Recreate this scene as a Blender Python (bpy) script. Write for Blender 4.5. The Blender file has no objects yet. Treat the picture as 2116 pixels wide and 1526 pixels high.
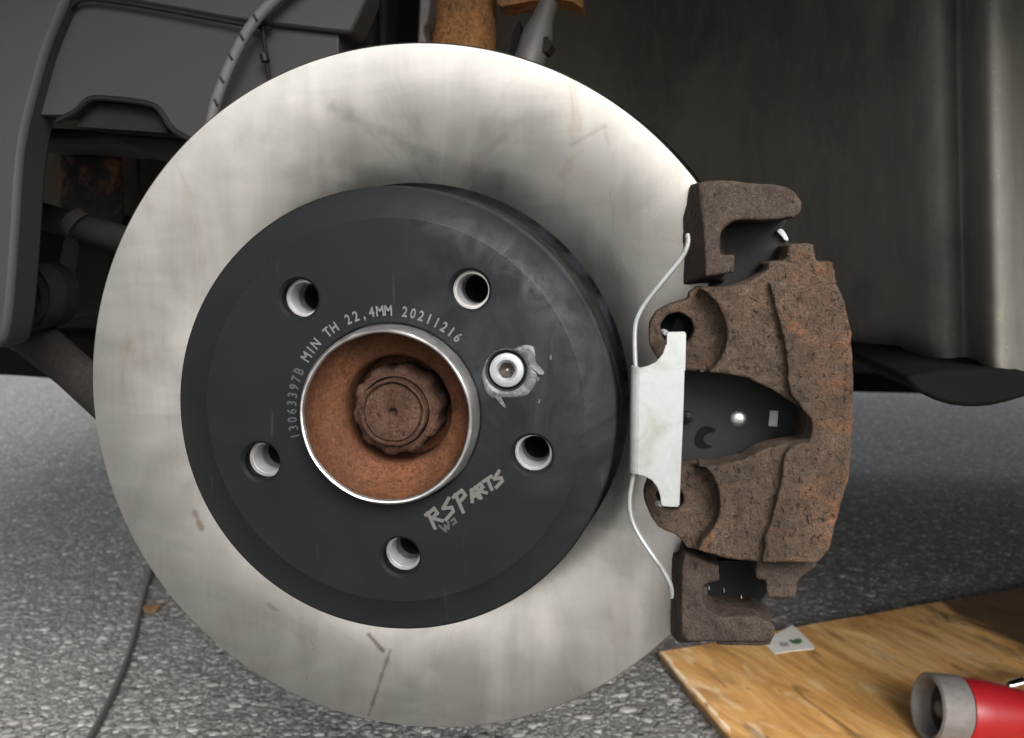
import bpy, bmesh, math, random
import numpy as np
from mathutils import Vector, Matrix
from mathutils.geometry import delaunay_2d_cdt
random.seed(7); RNG = np.random.default_rng(7)
SC = bpy.context.scene
COL = SC.collection
PI = math.pi

# ---------------------------------------------------------------- camera, world, sun, exposure
ZC = 0.36                                   # height of the wheel axis above the asphalt
CAM_LOC = Vector((0.10033, -0.42297, 0.06325 + ZC))
CAM_RIGHT = Vector((0.9912, 0.1320, 0.0)).normalized()
CAM_FWD = Vector((-0.1311, 0.9847, -0.1144)).normalized()
CAM_UP = CAM_RIGHT.cross(CAM_FWD).normalized()
CAM_RIGHT = CAM_FWD.cross(CAM_UP).normalized()
FPX = 2000.0
cam = bpy.data.cameras.new('camera'); cam_o = bpy.data.objects.new('camera', cam); COL.objects.link(cam_o)
cam.sensor_width = 36.0; cam.lens = 36.0 * FPX / 2116.0
cam.clip_start = 0.01; cam.clip_end = 500.0
cam.dof.use_dof = True; cam.dof.focus_distance = 0.42; cam.dof.aperture_fstop = 18.0
cam_o.matrix_world = Matrix(((CAM_RIGHT.x, CAM_UP.x, -CAM_FWD.x, CAM_LOC.x),
                             (CAM_RIGHT.y, CAM_UP.y, -CAM_FWD.y, CAM_LOC.y),
                             (CAM_RIGHT.z, CAM_UP.z, -CAM_FWD.z, CAM_LOC.z), (0, 0, 0, 1)))
SC.camera = cam_o

SUN_EL, SUN_AZ = math.radians(33), math.radians(156)      # azimuth clockwise from +Y: hazy sun in front of the wheel, to the right
world = bpy.data.worlds.new('World'); SC.world = world; world.use_nodes = True
wn = world.node_tree; wn.nodes.clear()
wo = wn.nodes.new('ShaderNodeOutputWorld'); wb = wn.nodes.new('ShaderNodeBackground'); ws = wn.nodes.new('ShaderNodeTexSky')
ws.sky_type = 'NISHITA'; ws.sun_disc = False; ws.sun_elevation = SUN_EL; ws.sun_rotation = SUN_AZ
ws.air_density = 1.0; ws.dust_density = 4.0; ws.ozone_density = 1.0
wb.inputs['Strength'].default_value = 0.085
hs = wn.nodes.new('ShaderNodeHueSaturation'); hs.inputs['Saturation'].default_value = 0.26     # thin overcast: a nearly grey sky
wn.links.new(ws.outputs[0], hs.inputs['Color']); wn.links.new(hs.outputs[0], wb.inputs[0]); wn.links.new(wb.outputs[0], wo.inputs[0])
sun = bpy.data.lights.new('sun', 'SUN'); sun_o = bpy.data.objects.new('sun', sun); COL.objects.link(sun_o)
sun.energy = 1.5; sun.angle = math.radians(32); sun.color = (1.0, 0.975, 0.945)
sd = Vector((math.sin(SUN_AZ) * math.cos(SUN_EL), math.cos(SUN_AZ) * math.cos(SUN_EL), math.sin(SUN_EL)))
sun_o.rotation_euler = sd.to_track_quat('Z', 'Y').to_euler(); sun_o.location = (1, -4, 4)
SC.view_settings.view_transform = 'Standard'; SC.view_settings.look = 'None'
SC.view_settings.exposure = 1.65; SC.view_settings.gamma = 1.0

# ---------------------------------------------------------------- helpers
def at(px, py, y):
    """point of the plane Y = y that the photograph shows at pixel (px, py)"""
    d = CAM_FWD + CAM_RIGHT * ((px - 1058) / FPX) - CAM_UP * ((py - 763) / FPX)
    t = (y - CAM_LOC.y) / d.y
    return CAM_LOC + d * t
def on(px, py, z):
    d = CAM_FWD + CAM_RIGHT * ((px - 1058) / FPX) - CAM_UP * ((py - 763) / FPX)
    t = (z - CAM_LOC.z) / d.z
    return CAM_LOC + d * t
def P2(pts, y):
    out = []
    for a in pts:
        p = at(a[0], a[1], y); out.append((p.x, p.z))
    return out
def chaikin(pts, n=1, closed=True):
    for _ in range(n):
        o = []
        L = len(pts)
        for i in range(L if closed else L - 1):
            a, b = pts[i], pts[(i + 1) % L]
            o.append(tuple(a[k] * .75 + b[k] * .25 for k in range(len(a))))
            o.append(tuple(a[k] * .25 + b[k] * .75 for k in range(len(a))))
        if not closed: o = [pts[0]] + o + [pts[-1]]
        pts = o
    return pts
def circ(cx, cz, r, n=48):
    return [(cx + r * math.cos(2 * PI * i / n), cz + r * math.sin(2 * PI * i / n)) for i in range(n)]
def cdt(loops):
    vs, es = [], []
    for lp in loops:
        s = len(vs); vs += [Vector(p) for p in lp]; es += [(s + i, s + (i + 1) % len(lp)) for i in range(len(lp))]
    v, e, f, *_ = delaunay_2d_cdt(vs, es, [], 0, 1e-9)
    ea = [(Vector(lp[i]), Vector(lp[(i + 1) % len(lp)])) for lp in loops for i in range(len(lp))]
    A = np.array([[a.x, a.y, b.x, b.y] for a, b in ea]); keep = []
    for t in f:                                         # even-odd rule: holes stay open
        cx = sum(v[i].x for i in t) / 3; cy = sum(v[i].y for i in t) / 3
        m = (A[:, 1] > cy) != (A[:, 3] > cy); B = A[m]
        if (np.sum(B[:, 0] + (cy - B[:, 1]) * (B[:, 2] - B[:, 0]) / (B[:, 3] - B[:, 1]) > cx) % 2) == 1: keep.append(tuple(t))
    return [(p.x, p.y) for p in v], keep
class MB:
    """collects vertices and faces, in world coordinates"""
    def __init__(s): s.v = []; s.f = []; s.m = []
    def add(s, vs, fs, mi=0):
        o = len(s.v); s.v += [tuple(a) for a in vs]; s.f += [tuple(i + o for i in f) for f in fs]; s.m += [mi] * len(fs); return s
    def prism(s, loops, yf, yb, mi=0, back=None):
        v, f = cdt(loops); n = len(v)
        bk = v
        if back:                                        # taper: outline scaled about its centre at the back
            cx = sum(p[0] for p in v) / n; cz = sum(p[1] for p in v) / n
            bk = [(cx + (p[0] - cx) * back[0] + back[1], cz + (p[1] - cz) * back[0] + back[2]) for p in v]
        vs = [(x, yf, z) for x, z in v] + [(x, yb, z) for x, z in bk]
        def ccw(t): a, b, c = (v[i] for i in t[:3]); return (b[0]-a[0])*(c[1]-a[1])-(b[1]-a[1])*(c[0]-a[0]) > 0
        fs = []
        cnt = {}
        for t in f:
            if not ccw(t): t = t[::-1]
            fs.append(t); fs.append(tuple(i + n for i in t[::-1]))
            for i in range(len(t)):
                a, b = t[i], t[(i + 1) % len(t)]; cnt[(a, b)] = 1
        for (a, b) in cnt:
            if (b, a) not in cnt: fs.append((b, a, a + n, b + n))
        return s.add(vs, fs, mi)
    def pprism(s, px, yf, yb, mi=0, sm=0, back=None):
        p = chaikin(px, sm) if sm else px
        return s.prism([P2(p, yf)], yf, yb, mi, back)
    def lathe(s, prof, cx=0.0, cz=ZC, n=96, mi=0, a0=0.0, a1=2*PI, wob=None):
        full = abs(a1 - a0 - 2 * PI) < 1e-6; m = n if full else n + 1; vs = []; fs = []
        for (r, y) in prof:
            for i in range(m):
                a = a0 + (a1 - a0) * i / n; rr = r * (wob(a, r) if wob else 1)
                vs.append((cx + rr * math.cos(a), y, cz + rr * math.sin(a)))
        for k in range(len(prof) - 1):
            for i in range(n):
                j = (i + 1) % m; fs.append((k*m+i, k*m+j, (k+1)*m+j, (k+1)*m+i))
        return s.add(vs, fs, mi)
    def tube(s, pts, rad, n=10, mi=0, flat=None, cap=True):
        pts = [Vector(p) for p in pts]; L = len(pts)
        if not hasattr(rad, '__len__'): rad = [rad] * L
        vs, fs = [], []; up = None
        for i, p in enumerate(pts):
            t = (pts[min(i+1, L-1)] - pts[max(i-1, 0)]).normalized()
            if up is None: up = Vector((0, 1, 0)) if abs(t.y) < .9 else Vector((1, 0, 0))
            sdv = t.cross(up).normalized(); up = sdv.cross(t).normalized()
            for k in range(n):
                a = 2 * PI * (k + .5) / n
                fx, fy = (1, 1) if flat is None else flat
                vs.append(p + sdv * (math.cos(a) * rad[i] * fx) + up * (math.sin(a) * rad[i] * fy))
        for i in range(L - 1):
            for k in range(n):
                j = (k + 1) % n; fs.append((i*n+k, i*n+j, (i+1)*n+j, (i+1)*n+k))
        if cap: fs.append(tuple(range(n))[::-1]); fs.append(tuple((L-1)*n + k for k in range(n)))
        return s.add(vs, fs, mi)
    def box(s, c, d, mi=0, M=None):
        vs = [Vector((x*d[0]/2, y*d[1]/2, z*d[2]/2)) for x in (-1, 1) for y in (-1, 1) for z in (-1, 1)]
        if M: vs = [M @ a for a in vs]
        return s.add([a + Vector(c) for a in vs], [(0,1,3,2),(4,6,7,5),(0,4,5,1),(2,3,7,6),(0,2,6,4),(1,5,7,3)], mi)
ROOT = {}
def build(name, mb, mat, parent=None, sharp=35, smooth=True, bevel=0, recalc=True, label=None, flat=False):
    org = ROOT[parent.name] if parent else Vector((0, 0, 0))
    me = bpy.data.meshes.new(name)
    v = np.array([tuple(a) for a in mb.v], dtype=float)
    if not parent: org = Vector(((v[:,0].min()+v[:,0].max())/2, (v[:,1].min()+v[:,1].max())/2, v[:,2].min()))
    me.from_pydata((v - np.array(org)).tolist(), [], mb.f)
    mats = mat if isinstance(mat, (list, tuple)) else [mat]
    for m in mats: me.materials.append(m)
    if len(mats) > 1: me.polygons.foreach_set('material_index', mb.m)
    if recalc or bevel:
        bm = bmesh.new(); bm.from_mesh(me); bmesh.ops.remove_doubles(bm, verts=bm.verts, dist=1e-6)
        if recalc: bmesh.ops.recalc_face_normals(bm, faces=bm.faces)
        bm.to_mesh(me); bm.free()
    if smooth:
        me.polygons.foreach_set('use_smooth', [True] * len(me.polygons)); me.set_sharp_from_angle(angle=math.radians(sharp))
        if flat:
            for p in me.polygons:
                if abs(p.normal.y) > .9999: p.use_smooth = False
    o = bpy.data.objects.new(name, me); COL.objects.link(o)
    if bevel:
        b = o.modifiers.new('bevel', 'BEVEL'); b.width = bevel; b.segments = 2; b.limit_method = 'ANGLE'; b.angle_limit = math.radians(40)
    if parent: o.parent = parent; ROOT[o.name] = org
    else: o.location = org; ROOT[o.name] = org
    if label: o['label'] = label
    return o
def thing(name, label, cat, loc, group=None):
    o = bpy.data.objects.new(name, None); COL.objects.link(o); o.location = loc; o.empty_display_size = .02
    o['label'] = label; o['category'] = cat
    if group: o['group'] = group
    ROOT[o.name] = Vector(loc); return o
def tag(o, label, cat, group=None):
    o['label'] = label; o['category'] = cat
    if group: o['group'] = group
    return o
def cast(o, voxel=.0008, smooth=3, disp=.0006, nscale=.006, depth=3):
    """turn overlapping solids into one rounded, slightly lumpy casting"""
    r = o.modifiers.new('remesh', 'REMESH'); r.mode = 'VOXEL'; r.voxel_size = voxel; r.use_smooth_shade = True
    s = o.modifiers.new('smooth', 'SMOOTH'); s.iterations = smooth; s.factor = .5
    if disp:
        t = bpy.data.textures.new('cast_noise', 'CLOUDS'); t.noise_scale = nscale; t.noise_depth = depth
        d = o.modifiers.new('displace', 'DISPLACE'); d.texture = t; d.strength = disp * 2; d.mid_level = .5; d.texture_coords = 'LOCAL'
    return o

# ---------------------------------------------------------------- materials
class NT:
    def __init__(s, name):
        s.m = bpy.data.materials.new(name); s.m.use_nodes = True; s.t = s.m.node_tree; s.b = s.t.nodes['Principled BSDF']
        s.co = s.t.nodes.new('ShaderNodeTexCoord').outputs['Object']
    def n(s, t, **k):
        x = s.t.nodes.new('ShaderNode' + t)
        for a, b in k.items(): setattr(x, a, b)
        return x
    def l(s, a, b): s.t.links.new(a, b)
    def put(s, sock, v):
        if hasattr(v, 'is_linked') or isinstance(v, bpy.types.NodeSocket): s.l(v, sock)
        else: sock.default_value = v
    def noise(s, sc, det=4, rough=.55, dist=0, vec=None, stretch=None):
        x = s.n('TexNoise'); x.inputs['Scale'].default_value = sc; x.inputs['Detail'].default_value = det
        x.inputs['Roughness'].default_value = rough; x.inputs['Distortion'].default_value = dist
        v = vec or s.co
        if stretch:
            mp = s.n('Mapping'); mp.inputs['Scale'].default_value = stretch[:3]
            if len(stretch) > 3: mp.inputs['Rotation'].default_value = stretch[3]
            s.l(v, mp.inputs[0]); v = mp.outputs[0]
        s.l(v, x.inputs['Vector']); return x.outputs[0]
    def voro(s, sc, feat='F1', out='Distance', vec=None, rnd=1.0):
        x = s.n('TexVoronoi', feature=feat); x.inputs['Scale'].default_value = sc; x.inputs['Randomness'].default_value = rnd
        s.l(vec or s.co, x.inputs['Vector']); return x.outputs[out]
    def ramp(s, f, stops):
        x = s.n('ValToRGB'); e = x.color_ramp.elements
        while len(e) < len(stops): e.new(.5)
        for i, (p, c) in enumerate(stops):
            e[i].position = p; c = c if hasattr(c, '__len__') else (c, c, c); e[i].color = (*c[:3], 1)
        s.l(f, x.inputs[0]); return x.outputs[0]
    def mix(s, f, a, b, mode='MIX'):
        x = s.n('Mix', data_type='RGBA', blend_type=mode)
        s.put(x.inputs[0], f)
        for i, v in ((6, a), (7, b)):
            if isinstance(v, (tuple, list)): v = (*v[:3], 1)
            s.put(x.inputs[i], v)
        return x.outputs[2]
    def math(s, op, a, b=None, c=None, clamp=False):
        x = s.n('Math', operation=op, use_clamp=clamp); s.put(x.inputs[0], a)
        if b is not None: s.put(x.inputs[1], b)
        if c is not None: s.put(x.inputs[2], c)
        return x.outputs[0]
    def sep(s, v=None):
        x = s.n('SeparateXYZ'); s.l(v or s.co, x.inputs[0]); return x.outputs
    def bump(s, h, strength=.5, dist=.001):
        x = s.n('Bump'); x.inputs['Strength'].default_value = strength; x.inputs['Distance'].default_value = dist
        s.l(h, x.inputs['Height'])
        if s.b.inputs['Normal'].is_linked: s.l(s.b.inputs['Normal'].links[0].from_socket, x.inputs['Normal'])
        s.l(x.outputs[0], s.b.inputs['Normal'])
    def set(s, col=None, rough=None, metal=None, spec=None):
        if col is not None: s.put(s.b.inputs['Base Color'], (*col[:3], 1) if isinstance(col, (tuple, list)) else col)
        if rough is not None: s.put(s.b.inputs['Roughness'], rough)
        if metal is not None: s.put(s.b.inputs['Metallic'], metal)
        if spec is not None: s.put(s.b.inputs['Specular IOR Level'], spec)
        return s.m
def simple(name, col, rough=.5, metal=0, nz=0, nscale=200, bump=0, spec=None):
    g = NT(name); c = col
    if nz:
        f = g.noise(nscale, 5, .6); c = g.mix(f, tuple(x*(1-nz) for x in col), tuple(min(1, x*(1+nz)) for x in col))
    if bump: g.bump(g.noise(nscale*2, 4, .6), .5, bump)
    return g.set(c, rough, metal, spec)

def m_ring():
    g = NT('ground_brake_steel'); x, y, z = g.sep()
    r = g.math('SQRT', g.math('ADD', g.math('MULTIPLY', x, x), g.math('MULTIPLY', z, z)))
    big = g.noise(11, 4, .55, 1.6); smear = g.noise(15, 4, .55, 3.0, stretch=(.7, 1.0, 1.9, (0, .6, 0))); fan = g.noise(30, 4, .6, .6, stretch=(1.6, 1, .35, (0, -.5, 0)))
    f = g.math('ADD', g.math('MULTIPLY', big, .45), g.math('MULTIPLY', smear, .55))
    base = g.ramp(f, [(.34, (.375, .362, .338)), (.5, (.435, .421, .396)), (.66, (.495, .48, .453))])
    def wipe(cx, cz, k, seed, reach):                   # streaks of a wiping cloth, radiating from one spot
        dx, dz = g.math('SUBTRACT', x, cx), g.math('SUBTRACT', z, cz)
        rr = g.math('SQRT', g.math('ADD', g.math('MULTIPLY', dx, dx), g.math('MULTIPLY', dz, dz)))
        cv = g.n('CombineXYZ'); g.l(g.math('MULTIPLY', g.math('ARCTAN2', dz, dx), k), cv.inputs[0]); g.l(g.math('MULTIPLY', rr, 12), cv.inputs[1]); cv.inputs[2].default_value = seed
        n_ = g.noise(1.0, 4, .55, .5, vec=cv.outputs[0])
        fade = g.math('SUBTRACT', 1, g.math('MULTIPLY', rr, 1 / reach), clamp=True)
        return n_, fade
    n1, f1 = wipe(.012, .085, 3.2, 1.7, .16); n2, f2 = wipe(.050, -.052, 3.0, 5.2, .17); n3, f3 = wipe(-.066, -.010, 2.6, 9.1, .15)
    for n_, fd in ((n1, f1), (n2, f2), (n3, f3)):
        base = g.mix(g.math('MULTIPLY', fd, g.ramp(n_, [(.32, .55), (.47, 0)])), base, (.25, .242, .228))
        base = g.mix(g.math('MULTIPLY', fd, g.ramp(n_, [(.53, 0), (.68, .55)])), base, (.52, .505, .475))
    base = g.mix(g.ramp(fan, [(.48, 0), (.70, .30)]), base, (.50, .475, .435))
    co = g.n('CombineXYZ'); g.l(g.math('MULTIPLY', r, 2600), co.inputs[0]); g.l(g.math('MULTIPLY', g.math('ARCTAN2', z, x), 3.0), co.inputs[1])
    lines = g.noise(1.0, 2, .6, 0, vec=co.outputs[0])
    base = g.mix(g.math('MULTIPLY', g.ramp(lines, [(.3, 0), (.7, 1)]), .08), base, (.36, .345, .33))
    cross = g.noise(380, 2, .5, 0, stretch=(1.0, 1, .06, (0, .75, 0))); cross2 = g.noise(380, 2, .5, 0, stretch=(1.0, 1, .06, (0, -.75, 0)))
    base = g.mix(g.math('MULTIPLY', g.ramp(g.math('ADD', g.math('MULTIPLY', cross, .5), g.math('MULTIPLY', cross2, .5)), [(.42, 0), (.6, 1)]), .05), base, (.72, .70, .67))
    def scratch(a, b, w):                               # a short rusty scratch between two points of the face
        ax_, az = a.x, a.z - ZC; vx, vz = b.x - a.x, b.z - a.z; L2 = vx*vx + vz*vz
        px_, pz = g.math('SUBTRACT', x, ax_), g.math('SUBTRACT', z, az)
        tt = g.math('MULTIPLY', g.math('ADD', g.math('MULTIPLY', px_, vx), g.math('MULTIPLY', pz, vz)), 1 / L2, clamp=True)
        ex, ez = g.math('SUBTRACT', px_, g.math('MULTIPLY', tt, vx)), g.math('SUBTRACT', pz, g.math('MULTIPLY', tt, vz))
        dd = g.math('SQRT', g.math('ADD', g.math('MULTIPLY', ex, ex), g.math('MULTIPLY', ez, ez)))
        dd = g.math('ADD', dd, g.math('MULTIPLY', g.math('SUBTRACT', g.noise(160, 3, .6, .5), .5), w * 2.2))
        return g.math('SUBTRACT', 1, g.math('MULTIPLY', dd, 1 / w), clamp=True)
    for (a_, b_, w_, k_, c_) in (((762,1312),(792,1345),.0016,.75,(.10,.065,.035)), ((806,1345),(762,1478),.0013,.55,(.10,.08,.06)), ((404,1062),(416,1092),.0022,.6,(.16,.10,.055)), ((555,1250),(575,1262),.0016,.4,(.16,.11,.06)), ((690,222),(905,330),.0042,.32,(.17,.162,.15)), ((700,335),(880,395),.0045,.22,(.18,.17,.155)), ((1180,300),(1250,262),.0014,.35,(.24,.215,.18)), ((1248,262),(1258,300),.0014,.35,(.24,.215,.18))):
        base = g.mix(g.math('MULTIPLY', scratch(at(*a_, 0), at(*b_, 0), w_), k_), base, c_)
    stain = g.math('MULTIPLY', g.ramp(g.noise(24, 4, .6, 1.6, stretch=(1.8, 1, .6, (0, .3, 0))), [(.60, 0), (.75, 1)]), .45)
    base = g.mix(stain, base, (.33, .25, .16))
    rg = g.ramp(g.noise(9, 3, .5, 1.8, stretch=(1.6, 1, .75, (0, .45, 0))), [(.34, .36), (.66, .26)])
    tg = g.n('Tangent', direction_type='RADIAL', axis='Y')
    g.l(tg.outputs[0], g.b.inputs['Tangent']); g.b.inputs['Anisotropic'].default_value = .3
    return g.set(base, rg, 1.0)
def m_hat():
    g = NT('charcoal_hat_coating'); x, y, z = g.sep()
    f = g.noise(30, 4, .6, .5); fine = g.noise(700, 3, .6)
    face_mask = g.ramp(g.math('MULTIPLY', g.math('ADD', y, .0432), 1 / .003), [(.36, 1), (1, 0)])           # dusty front face; off it, the side wall's shade is put into the colour
    base = g.mix(face_mask, (.0022, .0022, .0024), g.mix(f, (.0042, .0046, .0050), (.0076, .0081, .0087)))
    g.set(spec=g.math('MULTIPLY_ADD', face_mask, .11, .02))
    # pale rub marks on the coating, upper right of the bell
    r = g.math('SQRT', g.math('ADD', g.math('MULTIPLY', x, x), g.math('MULTIPLY', z, z)))
    band = g.math('SUBTRACT', 1, g.math('MULTIPLY', g.math('ABSOLUTE', g.math('SUBTRACT', r, .079)), 90), clamp=True)
    ang = g.math('ARCTAN2', z, x)
    sect = g.math('SUBTRACT', 1, g.math('MULTIPLY', g.math('ABSOLUTE', g.math('SUBTRACT', ang, .75)), 1.15), clamp=True)
    rub = g.math('MULTIPLY', g.math('MULTIPLY', band, sect), g.ramp(g.noise(70, 4, .6, 1.5), [(.35, .1), (.65, 1)]))
    base = g.mix(g.math('MULTIPLY', rub, .55), base, (.080, .087, .098))
    wide = g.math('MULTIPLY', g.math('SUBTRACT', 1, g.math('MULTIPLY', g.math('ABSOLUTE', g.math('SUBTRACT', ang, .45)), .8), clamp=True), g.ramp(g.noise(26, 4, .65, 2.0), [(.42, 0), (.7, .55)]))
    base = g.mix(wide, base, (.032, .0355, .041))
    scr = g.ramp(g.noise(85, 2, .5, 0, stretch=(2.6, 1, .25, (0, .12, 0))), [(.70, 0), (.78, .14)])
    base = g.mix(scr, base, (.10, .108, .115))
    g.bump(fine, .12, .0003)
    return g.set(base, g.ramp(f, [(.3, .50), (.7, .64)]), 0)
def m_rust(name, dark, mid, warm, pale, pit=.55, sc=1.0, warmth=(.58, .74), pk=.45, flank=None):
    g = NT(name)
    a = g.noise(60*sc, 6, .68, .4); b = g.noise(260*sc, 5, .7, .3); c = g.noise(420*sc, 3, .7, .8, stretch=(1, 1, .6, (0, .5, 0))); d = g.noise(22*sc, 4, .6, 1)
    base = g.ramp(b, [(.32, dark), (.50, mid), (.72, pale)])
    base = g.mix(g.ramp(d, [(.35, .75), (.65, .25)]), base, mid)
    wf = g.ramp(a, [(warmth[0], 0), (warmth[1], .8)])
    if flank:                                           # fresh orange rust towards the outer flank of the casting
        x, y, z = g.sep(); e = g.ramp(g.math('MULTIPLY', g.math('SUBTRACT', x, flank[0]), 1 / flank[1]), [(0, 0), (1, 1)])
        wf = g.math('ADD', wf, g.math('MULTIPLY', e, g.ramp(a, [(.44, 0), (.62, .75)])), clamp=True)
    base = g.mix(wf, base, warm)
    pits = g.ramp(c, [(.30, 0), (.42, 1)])
    sp = g.noise(1050*sc, 3, .7, .3); base = g.mix(g.ramp(sp, [(.36, .6), (.52, 0)]), base, tuple(q*.5 for q in dark)); base = g.mix(g.ramp(sp, [(.57, 0), (.72, .45)]), base, tuple(min(1, q*1.7) for q in pale))
    base = g.mix(pits, tuple(q*pk for q in dark), base)
    grime = g.ramp(g.noise(16*sc, 5, .65, 1.2), [(.38, .65), (.62, 0)]); base = g.mix(grime, base, tuple(q*.7 for q in dark))
    h = g.math('ADD', g.math('MULTIPLY', b, .8), g.math('MULTIPLY', pits, .6))
    h = g.math('ADD', h, g.math('MULTIPLY', sp, .5)); h = g.math('ADD', h, a); g.bump(h, pit, .0013)
    return g.set(base, .85, 0, .2)
def m_steel(name, col=(.62, .62, .62), rough=.3, metal=.95, nz=.12):
    g = NT(name); f = g.noise(180, 4, .6, .4); g.bump(g.noise(600, 3, .6), .15, .0003)
    return g.set(g.mix(f, tuple(c*(1-nz) for c in col), tuple(min(1, c*(1+nz)) for c in col)), g.ramp(f, [(.3, rough-.05), (.7, rough+.12)]), metal)
def m_zinc():
    g = NT('white_zinc_spring'); f = g.noise(45, 4, .6, 1.0); g.bump(g.noise(300, 3, .6), .12, .0004)
    base = g.ramp(f, [(.34, (.25, .256, .236)), (.5, (.34, .355, .352)), (.66, (.40, .42, .425))])
    scr = g.ramp(g.noise(260, 2, .5, .3, stretch=(3.0, 1, .3, (0, .2, 0))), [(.62, 0), (.74, .5)])
    return g.set(g.mix(scr, base, (.30, .30, .28)), g.ramp(f, [(.35, .52), (.65, .34)]), .6)
def m_grease():
    g = NT('silver_grease'); f = g.noise(260, 4, .65, 1.0); g.bump(f, .5, .0006)
    return g.set(g.ramp(f, [(.34, (.05, .053, .058)), (.52, (.085, .088, .094)), (.68, (.165, .168, .177))]), .5, .35)
def m_liner():
    g = NT('dusty_liner_plastic')
    a = g.noise(7, 5, .6, .6); b = g.noise(60, 6, .7, .8, stretch=(1, 1, .45)); c = g.noise(400, 3, .7)
    base = g.ramp(a, [(.3, (.085, .087, .080)), (.6, (.165, .158, .138))])
    base = g.mix(g.ramp(b, [(.45, 0), (.75, .5)]), base, (.21, .19, .15))
    base = g.mix(g.ramp(c, [(.62, 0), (.75, .45)]), base, (.34, .31, .25))
    g.bump(b, .3, .002)
    return g.set(base, .75, 0, .3)
def m_asphalt(name='worn_asphalt', k=1.0):
    g = NT(name); K = lambda *c: tuple(q * k * 1.75 for q in c)
    col = g.voro(150, out='Color'); xs = g.sep(col)
    v = g.ramp(xs[0], [(0, K(.070, .068, .065)), (.55, K(.115, .112, .107)), (.85, K(.17, .166, .161)), (1, K(.27, .266, .26))])
    e = g.voro(150, feat='DISTANCE_TO_EDGE')
    base = g.mix(g.ramp(e, [(.02, 0), (.16, 1)]), K(.060, .058, .055), v)
    base = g.mix(g.ramp(g.noise(3, 4, .6), [(.35, 0), (.7, .4)]), base, K(.085, .081, .077))
    g.bump(e, .8, .004); g.bump(g.noise(500, 3, .7), .4, .001)
    return g.set(base, .9, 0, .15)
def m_stone():
    g = NT('pale_aggregate')
    at_ = g.n('Attribute', attribute_name='tint')
    base = g.ramp(at_.outputs['Fac'], [(0, (.13, .126, .120)), (.5, (.215, .209, .199)), (.85, (.29, .281, .268)), (1, (.42, .41, .393))])
    base = g.mix(g.math('MULTIPLY', g.noise(450, 4, .65), .5), base, (.12, .115, .11))
    g.bump(g.noise(900, 3, .6), .35, .0006)
    return g.set(base, .85, 0, .15)
def m_ply(axis, corner):
    """plywood: grain along `axis` (xy angle); `corner` = point and direction of the dark oil stain's edge (object space)"""
    g = NT('stained_plywood')
    mp = g.n('Mapping'); mp.inputs['Rotation'].default_value = (0, 0, -axis); g.l(g.co, mp.inputs[0]); v = mp.outputs[0]
    grain = g.noise(60, 5, .65, .8, vec=v, stretch=(.12, 1.6, 1)); figure = g.noise(18, 4, .6, 1.6, vec=v, stretch=(.3, 1.2, 1))
    base = g.ramp(figure, [(.30, (.43, .205, .058)), (.48, (.66, .36, .120)), (.70, (.82, .54, .24))])
    base = g.mix(g.ramp(grain, [(.42, 0), (.72, .55)]), base, (.36, .19, .07))
    knots = g.noise(26, 3, .5, .8, vec=v, stretch=(.30, 1.5, 1))
    base = g.mix(g.ramp(knots, [(.61, 0), (.70, .85)]), base, (.15, .080, .026))
    pale = g.noise(40, 3, .5, .5, vec=v, stretch=(.45, 1.2, 1))
    base = g.mix(g.ramp(pale, [(.60, 0), (.75, .6)]), base, (.84, .66, .44))
    blot = g.ramp(g.noise(9, 5, .62, 1.4, vec=v, stretch=(.6, 1.2, 1)), [(.50, 0), (.66, .72)]); base = g.mix(blot, base, (.19, .095, .032))
    specks = g.ramp(g.noise(150, 3, .6, .4, vec=v, stretch=(.5, 1.2, 1)), [(.66, 0), (.74, .7)]); base = g.mix(specks, base, (.16, .085, .035))
    x, y, z = g.sep()
    d = g.math('ADD', g.math('MULTIPLY', g.math('SUBTRACT', x, corner[0]), corner[2]), g.math('MULTIPLY', g.math('SUBTRACT', y, corner[1]), corner[3]))
    d = g.math('ADD', d, g.math('MULTIPLY', g.math('SUBTRACT', g.noise(30, 4, .6, 1, vec=v, stretch=(.35, 1.2, 1)), .5), .16))
    base = g.mix(g.ramp(d, [(.0, 0), (.035, .90)]), base, (.060, .033, .015))
    g.bump(grain, .25, .001)
    return g.set(base, .75, 0, .2)

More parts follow.
